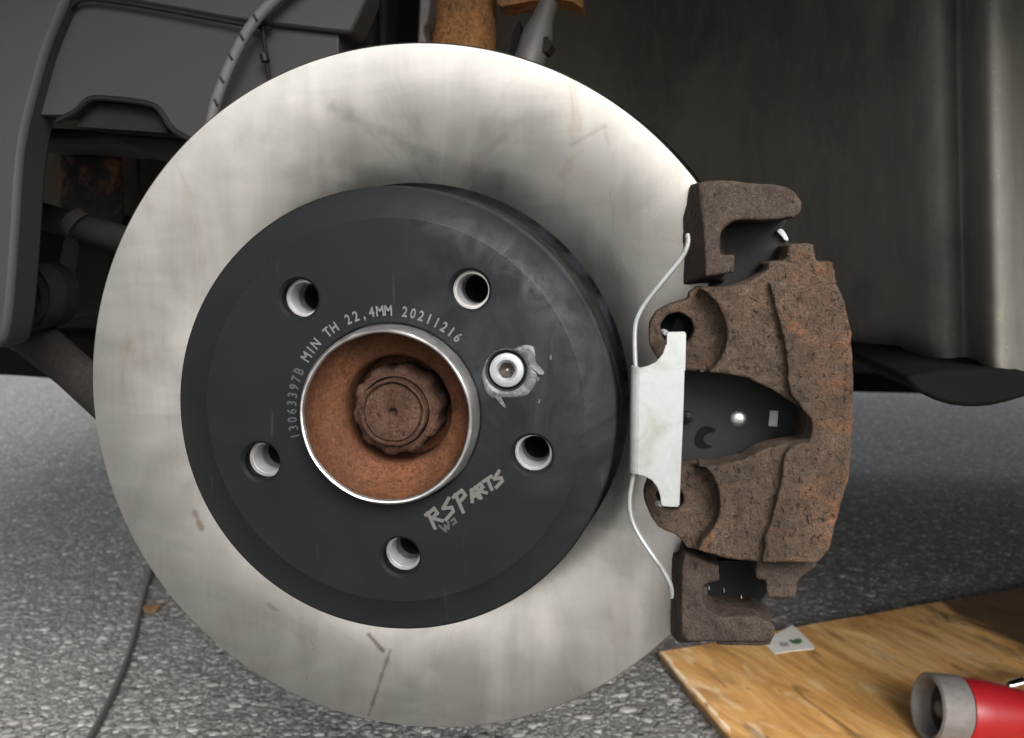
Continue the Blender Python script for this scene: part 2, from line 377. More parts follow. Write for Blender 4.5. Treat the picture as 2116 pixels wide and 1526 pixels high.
M = dict(
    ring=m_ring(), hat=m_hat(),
    caliper=m_rust('rusty_cast_iron', (.029, .020, .014), (.068, .046, .032), (.21, .078, .028), (.108, .074, .053), .9, 1.1, (.60, .76), .45, (.006, .034)),
    bracket=m_rust('brown_cast_iron', (.020, .014, .011), (.050, .036, .027), (.10, .054, .030), (.085, .064, .049), .45, 1.2, (.62, .8)),
    hub=m_rust('orange_rust', (.040, .015, .006), (.092, .036, .016), (.15, .057, .022), (.112, .048, .026), .3, .8, (.5, .7), .9),
    nut=m_rust('brown_rust', (.022, .010, .006), (.060, .029, .018), (.10, .042, .016), (.10, .062, .043), .5, .8),
    strut=m_rust('strut_rust', (.11, .058, .026), (.26, .125, .050), (.42, .18, .055), (.30, .18, .09), .3, .45, (.45, .62)),
    arm=m_rust('dark_arm_steel', (.010, .008, .007), (.019, .015, .012), (.034, .020, .012), (.030, .025, .021), .3, .5),
    steel=m_steel('bright_steel', (.33, .33, .335), .45, .5), lip=m_steel('worn_steel', (.56, .55, .54), .36),
    zinc=m_zinc(),
    screw=m_steel('silver_screw', (.27, .28, .29), .5, .5),
    grease=m_grease(),
    hatmark=simple('etched_letter', (.080, .078, .072), .65, .3, .25, 900), hatmark2=simple('faint_letter', (.030, .032, .032), .6, .1, .25, 900),
    stamp=simple('stamped_letter', (.095, .095, .093), .65, .3, .55, 260),
    stampdim=simple('worn_stamped_letter', (.034, .035, .036), .65, .2, .4, 260),
    pad=simple('pad_backing_paint', (.0100, .0106, .0112), .6, 0, .2, 300, .0002, .2), padmark=simple('pad_dark_mark', (.0022, .0022, .0024), .7, 0, 0, 200, 0, .1),
    black=simple('black_plastic', (.0045, .0045, .005), .55, 0, .2, 60, 0, .15), rubber=simple('black_rubber', (.008, .008, .0085), .85, 0, .3, 120, 0, .1),
    cavity=simple('dark_body_cavity', (.006, .006, .006), .9),
    liner=m_liner(),
    panel=simple('grey_panel_plastic', (.0110, .0123, .0112), .65, 0, .14, 14), panel2=simple('brown_grey_panel', (.0075, .0073, .0062), .7, 0, .18, 10),
    under=simple('underbody_black', (.0050, .0047, .0044), .9, 0, .3, 20, 0, .1),
    strip=simple('purple_grey_crossmember', (.011, .0095, .0102), .7, 0, .2, 30), can=m_rust('can_paint', (.022, .024, .028), (.030, .033, .038), (.36, .15, .05), (.036, .040, .046), .1, .22, (.54, .62)),
    bar=simple('dark_grey_bar', (.0065, .0066, .0062), .8, 0, .2, 60, 0, .15), hose=simple('grey_hose', (.052, .051, .049), .7, 0, .2, 300),
    link=simple('grey_link_steel', (.085, .080, .078), .55, .2, .25, 120, .0004), paleplastic=simple('pale_bracket', (.26, .25, .20), .6),
    flange=simple('grey_flange_plastic', (.040, .042, .0415), .8, 0, .2, 40),
    panel3=simple('grey_green_panel', (.0072, .0078, .0070), .65, 0, .14, 14),
    body=simple('dark_car_paint', (.035, .038, .042), .25, .2),
    asphalt=m_asphalt(), stone=m_stone(),
    paper=simple('white_paper', (.72, .71, .66), .8, 0, .08, 80), ink=simple('black_ink', (.05, .05, .06), .8), green=simple('green_ink', (.05, .16, .06), .8),
    red=simple('red_paint', (.27, .0075, .012), .42, 0, .18, 60), grey=simple('grey_cast_ring', (.150, .142, .137), .65, .2, .5, 110, .0010),
    dull=simple('dull_inner_metal', (.045, .038, .032), .55, .4, .4, 120), chrome=m_steel('chrome', (.85, .86, .9), .08, 1),
    cable=simple('dark_cable', (.045, .040, .036), .6, 0, .3, 150), leaf=simple('brown_leaf', (.10, .052, .018), .7, 0, .5, 180, .0006),
    edge=simple('plywood_edge', (.20, .125, .065), .8, 0, .5, 160),
    whitespot=simple('white_grease', (.36, .37, .38), .6, 0, .2, 300),
)

# ---------------------------------------------------------------- ground
def ground():
    mb = MB(); xs = [-150, -6, -1.5, 1.8, 6, 150]; ys = [-150, -6, -.3, 1.6, 6, 150]
    vs = [(x, y, 0) for y in ys for x in xs]; n = len(xs)
    mb.add(vs, [(j*n+i, j*n+i+1, (j+1)*n+i+1, (j+1)*n+i) for j in range(len(ys)-1) for i in range(n-1)])
    o = build('ground', mb, M['asphalt'], smooth=False, recalc=False); o['kind'] = 'structure'
def stones():
    phi = (1 + 5 ** .5) / 2
    iv = np.array([(-1,phi,0),(1,phi,0),(-1,-phi,0),(1,-phi,0),(0,-1,phi),(0,1,phi),(0,-1,-phi),(0,1,-phi),(phi,0,-1),(phi,0,1),(-phi,0,-1),(-phi,0,1)]) / math.sqrt(1+phi*phi)
    fc = np.array([(0,11,5),(0,5,1),(0,1,7),(0,7,10),(0,10,11),(1,5,9),(5,11,4),(11,10,2),(10,7,6),(7,1,8),(3,9,4),(3,4,2),(3,2,6),(3,6,8),(3,8,9),(4,9,5),(2,4,11),(6,2,10),(8,6,7),(9,8,1)])
    pos = []
    # the visible wedge, denser where it is nearer
    N = 70000
    y = .12 + (RNG.random(N) ** 1.5) * 1.25
    x = -.25 - .78 * (y + .15) + RNG.random(N) * (.55 + 1.45 * (y + .15) + .25)
    # leave the strip under the plywood free
    r = np.clip(RNG.lognormal(math.log(.0025), .50, N), .0010, .0072)
    k = len(x)
    an = RNG.random(k) * 2 * PI; s = np.stack([r * RNG.uniform(.75, 1.35, k), r * RNG.uniform(.7, 1.1, k), r * RNG.uniform(.10, .22, k)], 1)
    V = iv[None] * (1 + RNG.uniform(-.22, .22, (k, 12, 1))) * s[:, None]
    c, sn = np.cos(an)[:, None], np.sin(an)[:, None]
    X = V[..., 0] * c - V[..., 1] * sn; Y = V[..., 0] * sn + V[..., 1] * c
    Z = V[..., 2] + RNG.uniform(-.0005, .0003, k)[:, None]
    A = np.stack([X + x[:, None], Y + y[:, None], Z], -1).reshape(-1, 3)
    F = (fc[None] + (np.arange(k) * 12)[:, None, None]).reshape(-1, 3)
    me = bpy.data.meshes.new('aggregate')
    me.vertices.add(len(A)); me.vertices.foreach_set('co', A.astype(np.float32).ravel())
    me.loops.add(F.size); me.loops.foreach_set('vertex_index', F.astype(np.int32).ravel())
    me.polygons.add(len(F)); me.polygons.foreach_set('loop_start', np.arange(0, F.size, 3, dtype=np.int32)); me.polygons.foreach_set('loop_total', np.full(len(F), 3, dtype=np.int32))
    me.update(calc_edges=True)
    a = me.attributes.new('tint', 'FLOAT', 'POINT'); a.data.foreach_set('value', np.repeat(RNG.random(k) ** 1.5, 12).astype(np.float32))
    me.materials.append(M['stone'])
    o = bpy.data.objects.new('aggregate_stones', me); COL.objects.link(o); o['kind'] = 'stuff'
    o['label'] = 'pale grey stones set in the worn asphalt'
ground(); stones()

# ---------------------------------------------------------------- brake disc
O = Vector((0, 0, ZC))
LUG_A = [math.radians(57.0 + 72 * k) for k in range(5)]
def lugs(r): return [circ(.060 * math.cos(a), ZC + .060 * math.sin(a), r, 40) for a in LUG_A]
SCREW = (.0475, ZC + .0185)
def disc():
    t = thing('brake_disc', 'new brake disc with a bare steel face and dark grey hat', 'brake disc', O)
    HF = -.043
    build('friction_ring', MB().lathe([(.0945, .0006), (.0955, 0), (.1553, 0), (.156, .0008), (.156, .0078), (.1552, .0085), (.0945, .0085), (.0945, .0006)], n=256), M['ring'], t)
    build('rear_friction_ring', MB().lathe([(.0955, .0155), (.1552, .0155), (.156, .0163), (.156, .0232), (.1552, .024), (.0955, .024), (.0955, .0155)], n=192), M['ring'], t)
    v = MB()
    for k in range(44):
        a = 2 * PI * k / 44; M3 = Matrix.Rotation(-a, 3, 'Y')
        v.box(Vector((.127 * math.cos(a), .012, ZC + .127 * math.sin(a))), (.054, .0072, .0055), M=M3)
    o = build('cooling_vanes', v, M['bracket'], t, smooth=False); o['kind'] = 'stuff'
    h = MB()
    v2, f2 = cdt([circ(0, ZC, .0790, 128), circ(0, ZC, .0377, 128)] + lugs(.0090) + [circ(*SCREW, .0085, 40)])
    h.add([(x, HF, z) for x, z in v2], f2)
    for lp in range(5):
        cx, cz = .060 * math.cos(LUG_A[lp]), ZC + .060 * math.sin(LUG_A[lp])
        h.lathe([(.0090, HF), (.0078, HF + .0013), (.0078, HF + .0068)], cx, cz, 40)
    h.lathe([(.0085, HF), (.0078, HF + .0006), (.0074, HF + .0030), (.0030, HF + .0032)], *SCREW, 40)
    h.lathe([(.0377, HF), (.0370, HF + .0007), (.0370, HF + .0068)], n=128)
    h.lathe([(.0790, HF), (.0796, HF + .0003), (.0905, HF + .0006), (.0912, HF + .0010), (.0917, HF + .0020), (.0919, HF + .0040), (.0924, -.012), (.0930, -.005), (.0943, -.0014), (.0962, .0003)], n=192)
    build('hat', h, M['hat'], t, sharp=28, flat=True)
    # locating screw with its socket
    s = MB().lathe([(.0001, HF + .0040), (.0016, HF + .0034), (.0032, HF + .0012), (.0043, HF - .0000), (.0062, HF + .0000), (.0068, HF + .0004), (.0070, HF + .0030)], *SCREW, 36)
    so = build('locating_screw', s, M['screw'], t)
    sk = MB().lathe([(.0034, HF + .0009), (.0026, HF + .0018), (.0006, HF + .0036)], *SCREW, 6)
    build('screw_socket', sk, M['dull'], so, smooth=False)
    # silver grease pressed out round the screw
    def zp(pts): return [(980 + a / 8.978, 690 + b / 8.978) for a, b in pts]
    gr1 = zp([(200,690),(240,740),(300,860),(430,1000),(560,1060),(760,1050),(880,1000),(980,920),(1030,800),(1060,750),(1120,790),(1130,860),(1070,960),(980,1060),(800,1140),(600,1130),(560,1170),(590,1290),(570,1390),(470,1270),(380,1150),(340,1030),(230,880),(195,790)])
    gr2 = zp([(930,330),(1000,270),(1080,330),(1110,430),(1140,550),(1240,640),(1310,745),(1240,780),(1120,690),(1040,620),(1000,500)])
    gr3 = zp([(1180,1270),(1200,1215),(1225,1230),(1200,1300)]); gr4 = zp([(1395,470),(1400,390),(1440,400),(1430,500)]); gr5 = zp([(1150,830),(1190,800),(1215,850),(1170,900)])
    gm = MB()
    for gp, th in ((gr2, .0008), (gr3, .0004), (gr4, .0003), (gr5, .0004), (zp([(360,1090),(470,1140),(560,1300),(590,1380),(540,1370),(440,1250),(375,1170)]), .0006)): gm.pprism(gp, HF - th, HF + .0003, sm=1)
    key = [(-180, 45), (-150, 40.5), (-120, 38.5), (-75, 39), (-55, 60), (-42, 67), (-25, 60), (0, 56), (25, 60), (45, 61), (70, 53), (95, 52), (118, 58), (135, 57), (155, 49), (180, 45)]
    v = []; f = []; nn = 96                               # collar of grease, thick below and to the right
    for i in range(nn):
        d = -180 + 360 * i / nn
        for (d0, r0), (d1, r1) in zip(key[:-1], key[1:]):
            if d0 <= d <= d1: ro = r0 + (r1 - r0) * (d - d0) / (d1 - d0); break
        ro = ro / 4650 * (1 + .02 * math.sin(7 * math.radians(d))); ri = .00855; ro = max(ro, ri + .0002)
        th = min(.0008, (ro - ri) * .35)
        for r, y in ((ri, HF - .0001), (ri + (ro-ri) * .3, HF - th), (ri + (ro-ri) * .8, HF - th * .7), (ro, HF + .0001)): v.append((SCREW[0] + r * math.cos(math.radians(d)), y, SCREW[1] - r * math.sin(math.radians(d))))
    for i in range(nn):
        j = (i + 1) % nn
        for k in range(3): f.append((4*i+k, 4*j+k, 4*j+k+1, 4*i+k+1))
    gm.add(v, f)
    build('grease_smear', gm, M['grease'], t, bevel=.0003)
    # arc of stamped characters round the bore
    def glyph(ch, size):
        cu = bpy.data.curves.new('glyph', 'FONT'); cu.body = ch; cu.size = size; cu.align_x = 'CENTER'; cu.resolution_u = 2; cu.offset = size * .022
        ob = bpy.data.objects.new('glyph', cu); COL.objects.link(ob)
        dg = bpy.context.evaluated_depsgraph_get(); me = bpy.data.meshes.new_from_object(ob.evaluated_get(dg))
        vs = [v.co.copy() for v in me.vertices]; fs = [tuple(p.vertices) for p in me.polygons]
        bpy.data.objects.remove(ob); bpy.data.curves.remove(cu); bpy.data.meshes.remove(me); return vs, fs
    txt = '13063397B MIN TH 22,4MM 20211216'
    a0, a1 = math.radians(194), math.radians(48.5)
    for part, dim in ((range(0, 9), True), (range(9, len(txt)), False)):
        m = MB()
        for i in part:
            ch = txt[i]
            if ch == ' ': continue
            a = a0 + (a1 - a0) * i / (len(txt) - 1); vs, fs = glyph(ch, .0058)
            R = .0401; sx = .80
            rx, rz = math.cos(a), math.sin(a); tx, tz = math.sin(a), -math.cos(a)
            m.add([(rx * (R + p.y) + tx * p.x * sx, HF - .00012, ZC + rz * (R + p.y) + tz * p.x * sx) for p in vs], fs)
        o = build('stamped_characters', m, M['stampdim' if dim else 'stamp'], t, smooth=False, recalc=False)
    # slanted maker's lettering
    def strokes(m, lines, org, ang, w, hgt, th, shear=.18):
        ca, sa = math.cos(ang), math.sin(ang)
        for ln in lines:
            q = [((p[0] * w + p[1] * shear * hgt), p[1] * hgt) for p in ln]
            for a, b in zip(q[:-1], q[1:]):
                d = Vector((b[0]-a[0], b[1]-a[1])); nn = Vector((-d.y, d.x)).normalized() * th / 2; e = d.normalized() * th * .35
                pts = [Vector(a)-e+nn, Vector(a)-e-nn, Vector(b)+e-nn, Vector(b)+e+nn]
                m.add([(org[0] + p.x*ca - p.y*sa, HF - .00013 - random.random()*.00004, org[1] + p.x*sa + p.y*ca) for p in pts], [(0,1,2,3)])
    G = {'R': [[(0,-.15),(0,1)],[(-.3,.92),(.7,1)],[(.7,1),(.8,.62),(0,.5)],[(.2,.5),(.95,0)]],
         'S': [[(1.05,1.05),(.1,.68),(.95,.42),(.9,.15),(-.1,-.05)]],
         'P': [[(0,-.25),(0,1)],[(-.35,.9),(.75,1)],[(.75,1),(.9,.6),(0,.42)]],
         'A': [[(0,0),(.5,1),(1,0)],[(.2,.35),(.8,.35)]], 'T': [[(.5,0),(.5,1)],[(-.1,1),(1.15,1)]]}
    org = at(897, 1088, HF); ang = math.radians(34); m = MB(); xx = 0
    for ch, w, hg, adv in (('R', .0046, .0062, .0062), ('S', .0044, .0062, .0078), ('P', .0042, .0064, .0053), ('A', .0034, .0044, .0040), ('R', .0033, .0045, .0041), ('T', .0033, .0046, .0040), ('S', .0034, .0046, 0)):
        strokes(m, G[ch], (org.x + xx*math.cos(ang), org.z + xx*math.sin(ang)), ang, w, hg, .00145); xx += adv
    build('maker_lettering', m, M['hatmark'], t, smooth=False, recalc=False)
    m = MB(); o2 = at(915, 1103, HF)
    strokes(m, [[(0,1),(.4,0),(.55,.7),(.75,.1),(1.0,.8)],[(1.35,.25),(1.75,.3),(1.7,.75),(1.35,.7)]], (o2.x, o2.z), ang, .0042, .0036, .0009)
    build('faint_lettering', m, M['hatmark2'], t, smooth=False, recalc=False)
disc()

# ---------------------------------------------------------------- wheel hub
def hub():
    t = thing('wheel_hub', 'rusty orange wheel hub showing through the bore of the brake disc', 'wheel hub', O)
    HFl = -.0360
    f = MB(); v2, f2 = cdt([circ(0, ZC, .0745, 96), circ(0, ZC, .0365, 96)] + lugs(.0066))
    f.add([(x, HFl, z) for x, z in v2], f2)
    f.lathe([(.0745, HFl), (.0745, HFl + .012), (.0690, HFl + .012)], n=96)
    build('hub_flange', f, M['lip'], t, flat=True)
    for a in LUG_A:
        cx, cz = .060 * math.cos(a), ZC + .060 * math.sin(a)
        prof = [(.0074, HFl - .0002), (.0064, HFl + .0010)]
        for k in range(9): prof += [(.0060 if k % 2 else .0064, HFl + .0016 + k * .0011)]
        prof += [(.0060, HFl + .016)]
        ho = build('threaded_hole', MB().lathe(prof, cx, cz, 36), M['steel'], t)
        build('hole_depth', MB().lathe([(.0061, HFl + .0155), (.0061, HFl + .045), (.0001, HFl + .046)], cx, cz, 24), M['cavity'], ho)
    build('pilot_ring', MB().lathe([(.0366, HFl), (.0365, -.0440), (.0361, -.0455), (.0358, -.0510), (.0352, -.0526), (.0347, -.0530), (.0341, -.0527), (.0336, -.0515)], n=128, wob=lambda a, r: 1 + .003 * math.sin(9*a) * (r < .0348)), M['lip'], t)
    build('bore_wall', MB().lathe([(.0336, -.0515), (.0335, -.0490), (.0331, -.0450), (.0318, -.0410), (.0297, -.0378), (.0272, -.0355), (.0246, -.0340), (.0232, -.0325), (.0226, -.0300), (.0224, -.012), (.0120, -.0115)], n=128), M['hub'], t)
    def lob(a, r): return 1 + (.075 * max(-.45, min(.45, math.sin(10 * a) * 1.4)) + .012 * math.sin(3*a+1) if r > .0155 else 0)
    nb = MB().lathe([(.0180, -.012), (.0184, -.0335), (.0180, -.0352), (.0169, -.0366), (.0157, -.0372), (.0147, -.0372), (.0144, -.034)], n=120, wob=lob)
    build('axle_nut', nb, M['nut'], t, sharp=50)
    sb = MB().lathe([(.0140, -.030), (.0140, -.0403), (.0137, -.0413), (.0130, -.0416), (.0124, -.0409), (.0120, -.0396), (.0118, -.0399), (.0115, -.0413), (.0060, -.0417), (.0030, -.0416), (.0021, -.0411), (.0017, -.0390), (.0002, -.0380)], n=96, wob=lambda a, r: 1 + .012 * math.sin(5*a+.5) + .006*math.sin(13*a))
    build('axle_stub', sb, M['nut'], t, sharp=50)
hub()

# ---------------------------------------------------------------- caliper, bracket, pad, spring
def z1(*p): return [(1240 + a / 3.468, 340 + b / 3.468) for a, b in p]
def z2(*p): return [(1240 + a / 3.468, 720 + b / 3.468) for a, b in p]
def z3(*p): return [(1240 + a / 3.468, 1086 + b / 3.468) for a, b in p]
def caliper():
    t = thing('brake_caliper', 'pitted rusty brown brake caliper gripping the right edge of the disc', 'brake caliper', at(1560, 1165, -.02))
    F0, F1, F2, BK = -.0355, -.0462, -.0502, -.0205
    win = z2((560,160),(900,185),(1050,215),(1240,300),(1360,380),(1440,420),(1510,500),(1522,600),(1490,665),(1300,690),(1170,725),(1030,800),(850,842),(560,862))
    outer = z1((350,1180),(365,1120),(400,1060),(500,1005),(640,965),(636,925),(700,880),(860,885),(960,876),(1080,830),(1200,760),(1205,705),(1260,695),(1330,690),(1700,860),(1750,980),(1800,1200),(1812,1500)) + \
        z2((1815,250),(1812,500),(1780,900),(1700,1200),(1640,1450)) + z3((1560,268),(1400,272),(1130,265),(900,238),(620,160),(585,110),(540,72)) + \
        z2((420,1290),(345,1180),(310,1060),(335,985),(400,955),(520,905),(560,862)) 
    left = z2((850,842),(1030,800),(1170,725),(1300,690),(1490,665),(1522,600),(1510,500),(1440,420),(1360,380),(1240,300),(1050,215),(900,185),(560,160)) + z1((560,1480),(460,1440),(395,1370),(352,1290))
    body = outer + left
    hu, hl = P2([(1399, 681)], F0)[0], P2([(1384, 1031)], F0)[0]
    mb = MB()
    mb.prism([P2(body, F0), circ(*hu, .0066, 28), circ(*hl, .0056, 28)], F0, BK)
    # finger faces, standing proud of the two spot-faced bosses
    def cut_arc(cx, cy, r, a0, a1, n=16): return [(cx + r * math.cos(a0 + (a1-a0)*i/n), cy + r * math.sin(a0 + (a1-a0)*i/n)) for i in range(n + 1)]
    up = cut_arc(1400, 690, 103, math.radians(-68), math.radians(52)) + z2((640,160),(900,185),(1050,215),(1240,300),(1360,380),(1440,420),(1510,500),(1522,600),(1490,665),(1300,690),(1170,725),(1030,800),(850,842),(690,855)) + \
        cut_arc(1384, 1040, 104, math.radians(-52), math.radians(50)) + z3((700,180),(900,238),(1130,265),(1400,272),(1560,268)) + z2((1640,1450),(1700,1200),(1780,900),(1812,500),(1815,250)) + \
        z1((1812,1500),(1800,1200),(1750,980),(1700,860),(1330,690),(1260,695),(1205,705),(1200,760),(1080,830),(960,876),(860,885),(700,885))
    mb.prism([P2(up, F1)], F1, F0 + .004)
    band = z1((1215,850),(1290,870),(1700,862),(1750,980),(1800,1200),(1812,1500)) + z2((1815,250),(1812,500),(1780,900),(1700,1200),(1640,1450)) + z3((1560,268),(1400,272),(1160,266),(1190,130)) + \
        z2((1180,1370),(1230,1230),(1290,1000),(1325,760),(1400,690),(1500,665),(1522,600),(1510,500),(1440,420),(1365,330),(1345,200)) + z1((1350,1480),(1320,1250),(1265,1050))
    mb.prism([P2(band, F2)], F2, F1 + .004)
    # bridge over the disc's rim
    br = [(1585,560),(1730,600),(1762,772),(1763,864),(1753,980),(1730,1066),(1700,1150),(1590,1160),(1640,1000),(1665,870),(1640,720)]
    mb.prism([P2(br, -.04)], -.042, .055)
    o = build('caliper_body', mb, M['caliper'], t); cast(o, .0006, 7, .0005, .0045, 4)
    up_tab = MB().prism([P2(z1((1205,705),(1330,690),(1345,600),(1360,570),(1535,572),(1550,697),(1668,702),(1700,862),(1300,880)), F1 + .003)], F1 + .0025, -.010)
    cast(build('upper_lug', up_tab, M['caliper'], t), .0008, 3, .0008, .004, 4)
    lo_tab = MB().prism([P2(z3((1120,255),(1560,258),(1555,300),(1500,330),(1415,400),(1405,520),(1200,522),(1192,400),(1115,382)), F1 + .006)], F1 + .006, -.008)
    cast(build('lower_lug', lo_tab, M['bracket'], t), .0008, 3, .0006, .004, 4)
    # the guide-pin bosses' dark bores
    for (c, r) in ((hu, .0066), (hl, .0056)):
        build('pin_bore', MB().lathe([(r, F0 + .003), (r * .98, -.018), (.0001, -.017)], c[0], c[1], 28), M['rubber'], t)
caliper()
def bracket():
    t = thing('caliper_bracket', 'brown cast caliper bracket with C-shaped ends above and below the caliper', 'bracket', at(1480, 1325, -.02))
    YF = -.040
    up = z1((700,128),(880,112),(1230,142),(1340,165),(1400,200),(1448,265),(1442,340),(1385,385),(1180,402),(960,402),(900,440),(868,490),(858,560),(855,650),(970,650),(962,775),(780,800),(755,810),(745,500),(735,250),(700,160))
    mb = MB(); p = P2(up, YF); mb.prism([p], YF, -.012)
    # sloping inner flank, back towards the disc's face
    def loft(fr, bk):
        n = len(fr); mb.add(fr + bk, [tuple(range(n))[::-1], tuple(range(n, 2*n))] + [(i, (i+1) % n, n + (i+1) % n, n + i) for i in range(n)])
    fl = [at(*a, YF + .001) for a in z1((690,135),(800,120),(830,420),(820,805),(755,805),(740,480))]
    bk = [at(*a, -.006) for a in z1((640,150),(900,110),(905,420),(900,850),(595,862),(590,400))]
    loft(fl, bk)
    cast(build('upper_arm', mb, M['bracket'], t), .0007, 6, .0006, .006, 3)
    YL = -.036
    lo = z3((600,205),(690,230),(770,272),(856,292),(856,402),(742,432),(735,540),(765,600),(832,656),(1130,656),(1200,690),(1252,735),(1254,800),(1215,836),(900,838),(622,836),(585,785),(580,500),(588,300))
    mb = MB(); mb.prism([P2(lo, YL)], YL, -.010)
    fl = [at(*a, YL + .001) for a in z3((600,210),(660,230),(690,500),(690,830),(625,832),(588,780),(585,480))]
    bk = [at(*a, -.006) for a in z3((520,190),(700,230),(760,500),(760,830),(560,840),(500,770),(505,480))]
    loft(fl, bk)
    # ledge running back under the pad
    mb.prism([P2(z3((830,640),(1130,640),(1240,760),(1215,836),(830,836)), -.03)], -.034, .030)
    mb.prism([P2(z3((700,440),(770,440),(770,700),(700,700)), -.03)], -.030, .030)
    cast(build('lower_arm', mb, M['bracket'], t), .0007, 6, .0006, .006, 3)
    mb = MB(); mb.prism([P2(z1((900,140),(1380,190),(1400,330),(1200,390),(900,400)), -.03)], -.036, .040, back=(1, -.010, .006))
    cast(build('upper_bridge', mb, M['bracket'], t), .0009, 3, .0006, .006, 3)
    build('grease_spot', MB().prism([chaikin(P2(z1((1255,480),(1295,455),(1330,500),(1350,545),(1325,555),(1290,510)), -.010), 1)], -.012, -.006), M['whitespot'], t, bevel=.0004)
bracket()
def pad():
    t = thing('brake_pad', 'dark grey backing plate of the brake pad behind the caliper window', 'brake pad', at(1500, 960, -.017))
    YB = -.0175
    pl = [(1395,640),(1460,600),(1590,570),(1650,640),(1700,760),(1712,870),(1700,980),(1650,1090),(1580,1165),(1450,1150),(1390,1080),(1372,960),(1370,760)]
    build('backing_plate', MB().pprism(pl, YB, YB + .005, sm=2), M['pad'], t, bevel=.0006)
    build('friction_block', MB().pprism([(1400,660),(1580,610),(1660,760),(1670,870),(1660,980),(1570,1120),(1400,1070),(1385,870)], YB + .005, -.0004, sm=2), M['dull'], t)
    c = at(1526, 866, YB)
    build('rivet', MB().lathe([(.0036, YB + .001), (.0036, YB - .0006), (.0030, YB - .0014), (.0016, YB - .0019), (.0001, YB - .0020)], c.x, c.z, 28), M['lip'], t)
    build('plate_tag', MB().pprism(z2((1218,448),(1278,450),(1270,562),(1208,558)), YB - .0008, YB + .001), M['whitespot'], t)
    build('crescent_mark', MB().pprism(z2((715,570),(760,556),(830,575),(828,600),(760,612),(735,650),(760,690),(802,700),(795,716),(700,718),(680,690),(672,640)), YB - .0003, YB + .001, sm=1), M['padmark'], t)
    c = at(1420, 862, YB)
    build('nub', MB().lathe([(.0026, YB + .001), (.0024, YB - .002), (.0001, YB - .0028)], c.x, c.z, 20), M['black'], t)
    ear = z1((845,400),(1350,380),(1290,470),(1350,560),(1300,720),(1180,790),(1000,880),(780,880),(840,640))
    build('upper_ear', MB().prism([P2(ear, -.008)], -.009, .003), M['pad'], t)
    ear = z3((700,250),(1130,250),(1200,400),(1190,480),(1130,560),(1100,680),(740,660),(720,430))
    build('lower_ear', MB().prism([P2(ear, -.012)], -.013, .003), M['black'], t)
    for k, (a, b) in enumerate(((888,470), (1012,518), (780,450))):
        build('shim_glint', MB().pprism(z3((a-4,b-14),(a+3,b-15),(a+6,b+10),(a,b+14)), -.0142, -.0125), M['lip'], t)
pad()
def spring():
    t = thing('retaining_spring', 'bright zinc anti-rattle spring plate with two bent wire legs across the caliper', 'spring', at(1360, 1046, -.05))
    Y = -.0520
    px = z1((478,1218),(488,1202),(606,1200),(617,1215),(612,1480)) + z2((606,160),(596,500),(580,860),(570,1122),(558,1138),(448,1132),(436,1110),(432,1060),(410,995),(370,945),(320,918),(268,906)) + z2((280,142),(340,128),(400,100),(450,40),(470,-20)) + z1((478,1290),)
    pl = MB(); pl.pprism(px, Y, Y + .0012)
    # the long edge rolled back towards the disc
    rows = 9; top = [(1321, 758.5), (1317.3, 981)]
    for sgn in (0,):
        A, B = at(*top[0], Y), at(*top[1], Y); v = []; f = []
        for i in range(rows + 1):
            a = i / rows * math.radians(95); dx = -.0032 * math.sin(a); dy = .0034 * (1 - math.cos(a))
            v += [A + Vector((dx, dy, 0)), B + Vector((dx, dy, 0)), B + Vector((dx * .6, dy + .0011, 0)), A + Vector((dx * .6, dy + .0011, 0))]
        for i in range(rows):
            for k in range(4): f.append((4*i+k, 4*i+(k+1) % 4, 4*i+4+(k+1) % 4, 4*i+4+k))
        f.append(tuple(4*rows + k for k in range(4)))
        pl.add(v, f)
    build('spring_plate', pl, M['zinc'], t, bevel=.0002, sharp=30)
    def wire(pts, ys):
        q = chaikin([(p[0], p[1], y) for p, y in zip(pts, ys)], 3, False)
        return MB().tube([at(a, b, y) for a, b, y in q], .00105, 10, flat=(1.0, 1.5))
    up = [(1314,764)] + z1((250,1400),(245,1200),(262,1100),(330,980),(480,800),(600,655),(632,560)) + [(1420,486)]
    build('upper_leg', wire(up, [-.0475,-.0475,-.047,-.0465,-.046,-.0455,-.0448,-.0442,-.0430]), M['zinc'], t)
    lo = [(1311,976)] + z2((228,960),(208,1080),(218,1210),(275,1335),(400,1515)) + z3((440,300),(495,400),(512,455)) + [(1387,1232)]
    build('lower_leg', wire(lo, [-.0475,-.0475,-.047,-.0465,-.046,-.0452,-.0440,-.0425,-.0415,-.040]), M['zinc'], t)
    for (x, y) in ((1368, 686), (1358, 1040)):
        build('hook_tip', MB().tube([at(x + 8, y + 2, -.050), at(x + 3, y, -.0485), at(x, y + 1, -.043)], .0011, 8), M['zinc'], t)
spring()

